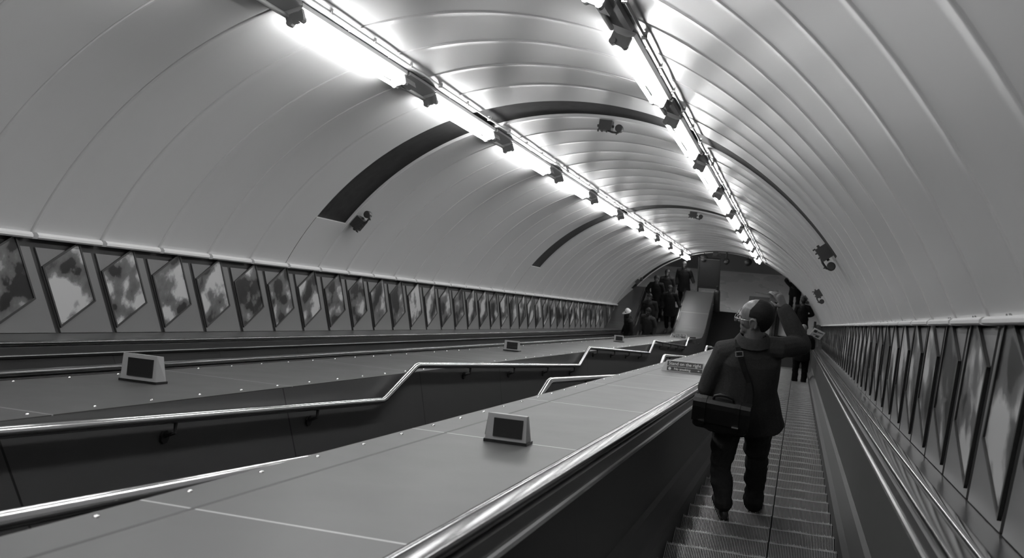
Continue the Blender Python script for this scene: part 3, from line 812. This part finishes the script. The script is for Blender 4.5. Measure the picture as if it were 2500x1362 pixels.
# camera held in his raised right hand
ct = thing('camera', 'small camera held up in the man\'s raised right hand', 'camera', mtx=mw @ Matrix.Translation((.118, .44, 1.60)) @ Matrix.Rotation(math.radians(-6), 4, 'Z') @ Matrix.Rotation(math.radians(-31), 4, 'X'))
q = MB(); q.box((-.022, -.03, -.045), (.026, .05, .035)); put('camera_body', q, 'camgrey', ct)
q = MB(); q.box((-.024, -.032, -.012), (.028, -.03, .003)); put('trim_band', q, 'chrome', ct)
q = MB(); q.box((-.125, -.028, -.004), (-.022, .045, .003)); o = put('flip_screen', q, 'chrome', ct)
q = MB(); q.tube([(.0, .05, -.005), (.0, .075, -.005)], .02, 16); put('lens_barrel', q, 'dark', ct)
# the satchel behind his left hip
bt = thing('satchel', 'black leather satchel hanging behind the man\'s left hip', 'bag', mtx=mw @ Matrix.Translation((-.155, -.145, .865)) @ Matrix.Rotation(math.radians(3), 4, 'Y') @ Matrix.Rotation(math.radians(-4), 4, 'Z'))
def rbox(mb, a, b_, r, k=4):
    pf = rounded(a[0], b_[0], a[2], b_[2], r, k)
    yy = [a[1], a[1]+r*.35, b_[1]-r*.35, b_[1]]
    cx, cz = (a[0]+b_[0])/2, (a[2]+b_[2])/2
    mb.ring_loft([[(cx+(px-cx)*sc_, y, cz+(pz-cz)*sc_) for px, pz in pf] for y, sc_ in zip(yy, (.95, 1, 1, .95))])
q = MB(); rbox(q, (-.185, -.055, .0), (.185, .035, .215), .03); put('bag_body', q, 'leather', bt, smooth=False)
q = MB(); q.ring_loft([[(x_, y_, z_) for y_, z_ in ((.036, .20), (.02, .220), (-.03, .226), (-.058, .214), (-.066, .18), (-.068, .065), (-.060, .065), (-.057, .18), (-.05, .206), (-.02, .216), (.02, .212), (.032, .20))] for x_ in (-.19, -.185, .185, .19)]); put('flap', q, 'leather', bt)
for x_ in (-.12, .105):
    q = MB(); q.ring_loft([[(xx, y_, z_) for y_, z_ in ((.015, .224), (-.03, .232), (-.064, .220), (-.073, .18), (-.075, .045), (-.070, .045), (-.067, .18), (-.058, .212), (-.03, .225), (.015, .219))] for xx in (x_-.017, x_+.017)])
    sp = put('flap_strap', q, 'leather', bt)
    q = MB(); q.box((x_-.022, -.082, .070), (x_+.022, -.074, .082)); o = put('buckle', q, 'chrome', sp); o['label'] = 'bright metal buckle'
q = MB(); q.tube([(-.065, -.01, .222), (-.055, -.01, .250), (-.02, -.01, .267), (.03, -.01, .267), (.065, -.01, .250), (.075, -.01, .222)], [.008, .009, .012, .012, .009, .008], 8); put('handle', q, 'leather', bt, smooth=True)
q = MB()
inv = bt.matrix_basis.inverted() @ mw
sp_ = [V(.03, -.125, 1.07), V(.03, -.10, 1.13), V(.015, -.072, 1.20), (V(-.02, -.062, 1.28)), V(-.05, -.045, 1.36), V(-.075, -.005, 1.425), V(-.085, .05, 1.445), V(-.09, .12, 1.425), V(-.10, .20, 1.36)]
rr = []
for i, p in enumerate(sp_):
    dd = (sp_[min(i+1, len(sp_)-1)]-sp_[max(i-1, 0)]).normalized(); ua = math.radians(min(100, max(0, (i-2)*20))); up_ = V(0, -math.cos(ua), math.sin(ua))
    sx = dd.cross(up_).normalized()*.016; nn_ = dd.cross(sx).normalized()*.004
    rr.append([inv @ (p+sx+nn_), inv @ (p-sx+nn_), inv @ (p-sx-nn_), inv @ (p+sx-nn_)])
q.ring_loft(rr); put('shoulder_strap', q, 'cloth2', bt)
c0 = inv @ V(-.062, -.040, 1.395); q = MB()
bx = Matrix.Translation(c0) @ Matrix.Rotation(math.radians(-38), 4, 'X') @ Matrix.Rotation(math.radians(-14), 4, 'Y')
for a, b_ in (((-.026, -.006, -.018), (.026, .0, -.013)), ((-.026, -.006, .013), (.026, .0, .018)), ((-.026, -.006, -.018), (-.021, .0, .018)), ((.021, -.006, -.018), (.026, .0, .018))): q.box(a, b_, bx)
put('strap_buckle', q, 'guide', bt)

# the man reading a newspaper further down
def stepz(Y): return max(nosing_z(Y), 0.)
def on_step(Yap, y0, x):
    k = math.ceil((Yap-y0)/.4); Yn = y0+.4*k
    return Vector((x, Yn-.2, stepz(Yn)))
nb = on_step(22.75, YK, .12)
nm, h2 = person('grey-haired man in a dark suit holding a newspaper further down the escalator', nb, 0.,
    dict(elL=V(-.24, .0, 1.12), wrL=V(-.16, .22, 1.08), elR=V(.25, .02, 1.14), wrR=V(.24, .24, 1.24), hpitch=-.25), hair='hairgrey', hem=.80, skin='skin', curlR=.9)
q = MB(); q.tube([(0, .0, 1.475), (0, .0, 1.515)], [.078, .070], 18); put('shirt_collar', q, 'white', nm, smooth=True)
npm = thing('newspaper', 'open white newspaper held out to the right by the grey-haired man', 'newspaper', mtx=Matrix.Translation(nb) @ Matrix.Translation((.34, .22, 1.40)) @ Matrix.Rotation(math.radians(24), 4, 'Y') @ Matrix.Rotation(math.radians(12), 4, 'Z'))
q = MB()
q.ring_loft([[(-.17, 0, -.08), (.14, .02, -.13), (.17, .03, .10), (-.16, .01, .15)], [(-.17, .006, -.08), (.14, .026, -.13), (.17, .036, .10), (-.16, .016, .15)]]); put('pages', q, 'paper', npm)
q = MB(); q.box((-.13, -.004, .04), (-.05, .004, .11)); q.box((-.02, .002, .06), (.12, .012, .075)); q.box((-.10, .0, -.03), (.08, .010, -.02)); q.box((-.02, .004, -.08), (.07, .014, -.045)); put('print_block', q, 'ink', npm)

# people on and below the far left escalator
def faced(x, y, yaw=PI): return yaw
BR = dict(elR=V(.27, -.03, 1.14), wrR=V(.36, .12, 1.02))
BL = dict(elL=V(-.27, -.03, 1.14), wrL=V(-.36, .12, 1.02))
def stand(label, x, y, yaw, J=None, **k):
    return person(label, Vector((x, y, stepz(y) if y < 28.9 else 0.)), yaw, J or {}, **k)
stand('tall person in a dark coat, topmost at the left, hand on the deck', -4.06, 32.2, PI, BL, coat='cloth', bulk=1.08)
stand('person with bobbed hair in a grey coat behind the left group', -4.55, 31.5, PI, None, coat='cloth2', hairlong=.9)
stand('person in dark clothes with elbow out, left of the bobbed-hair person', -4.85, 31.0, PI, dict(elR=V(.32, 0, 1.18), wrR=V(.20, .10, 1.0)), coat='cloth')
stand('person reaching an arm to the rail of the left deck', -4.28, 30.35, PI, BL, coat='cloth')
stand('lower person in black near the adverts at the foot of the left escalator', -4.86, 29.65, PI, None, coat='cloth2', hairlong=.6)
cb = on_step(26.2, 5.15, -4.93); cb.x = -4.92
cp, hc = person('person in a white cap riding the far left escalator', cb, math.radians(120), dict(hpitch=-.25), coat='cloth2', hair=None, hem=.75, skin='skinshaded')
q = MB(); q.limb([hc @ V(0, -.015, .055), hc @ V(0, -.012, .085)], [(.088, .088), (.078, .078)])
rr = []
for z_, r_ in ((.045, 1.), (.052, 1.02), (.058, 1.)):
    rr.append([hc @ V(.090*math.cos(2*PI*j/24), -.012+.102*math.sin(2*PI*j/24)+.075*max(0, math.sin(2*PI*j/24))**2, z_) for j in range(24)])
q.ring_loft(rr); o = put('cap', q, 'white', cp, smooth=True); o['label'] = 'white peaked cap'
rb = stand('person in a patterned jacket just behind the white cap', -4.52, 27.35, math.radians(160), None, coat='cloth3', hairlong=.5)
# two people on the landing at the right
stand('dark silhouetted person with hands on hips, head hidden by the vault edge', -.22, 32.55, PI, dict(elL=V(-.34, 0, 1.16), wrL=V(-.17, .08, 1.0), elR=V(.34, 0, 1.16), wrR=V(.17, .08, 1.0)), coat='cloth')
stand('dark silhouetted person with bent arm in front of the pale landing floor', .08, 30.3, 0., dict(elR=V(.33, -.02, 1.16), wrR=V(.20, .12, 1.02)), coat='cloth')

print('objects', len(D.objects))
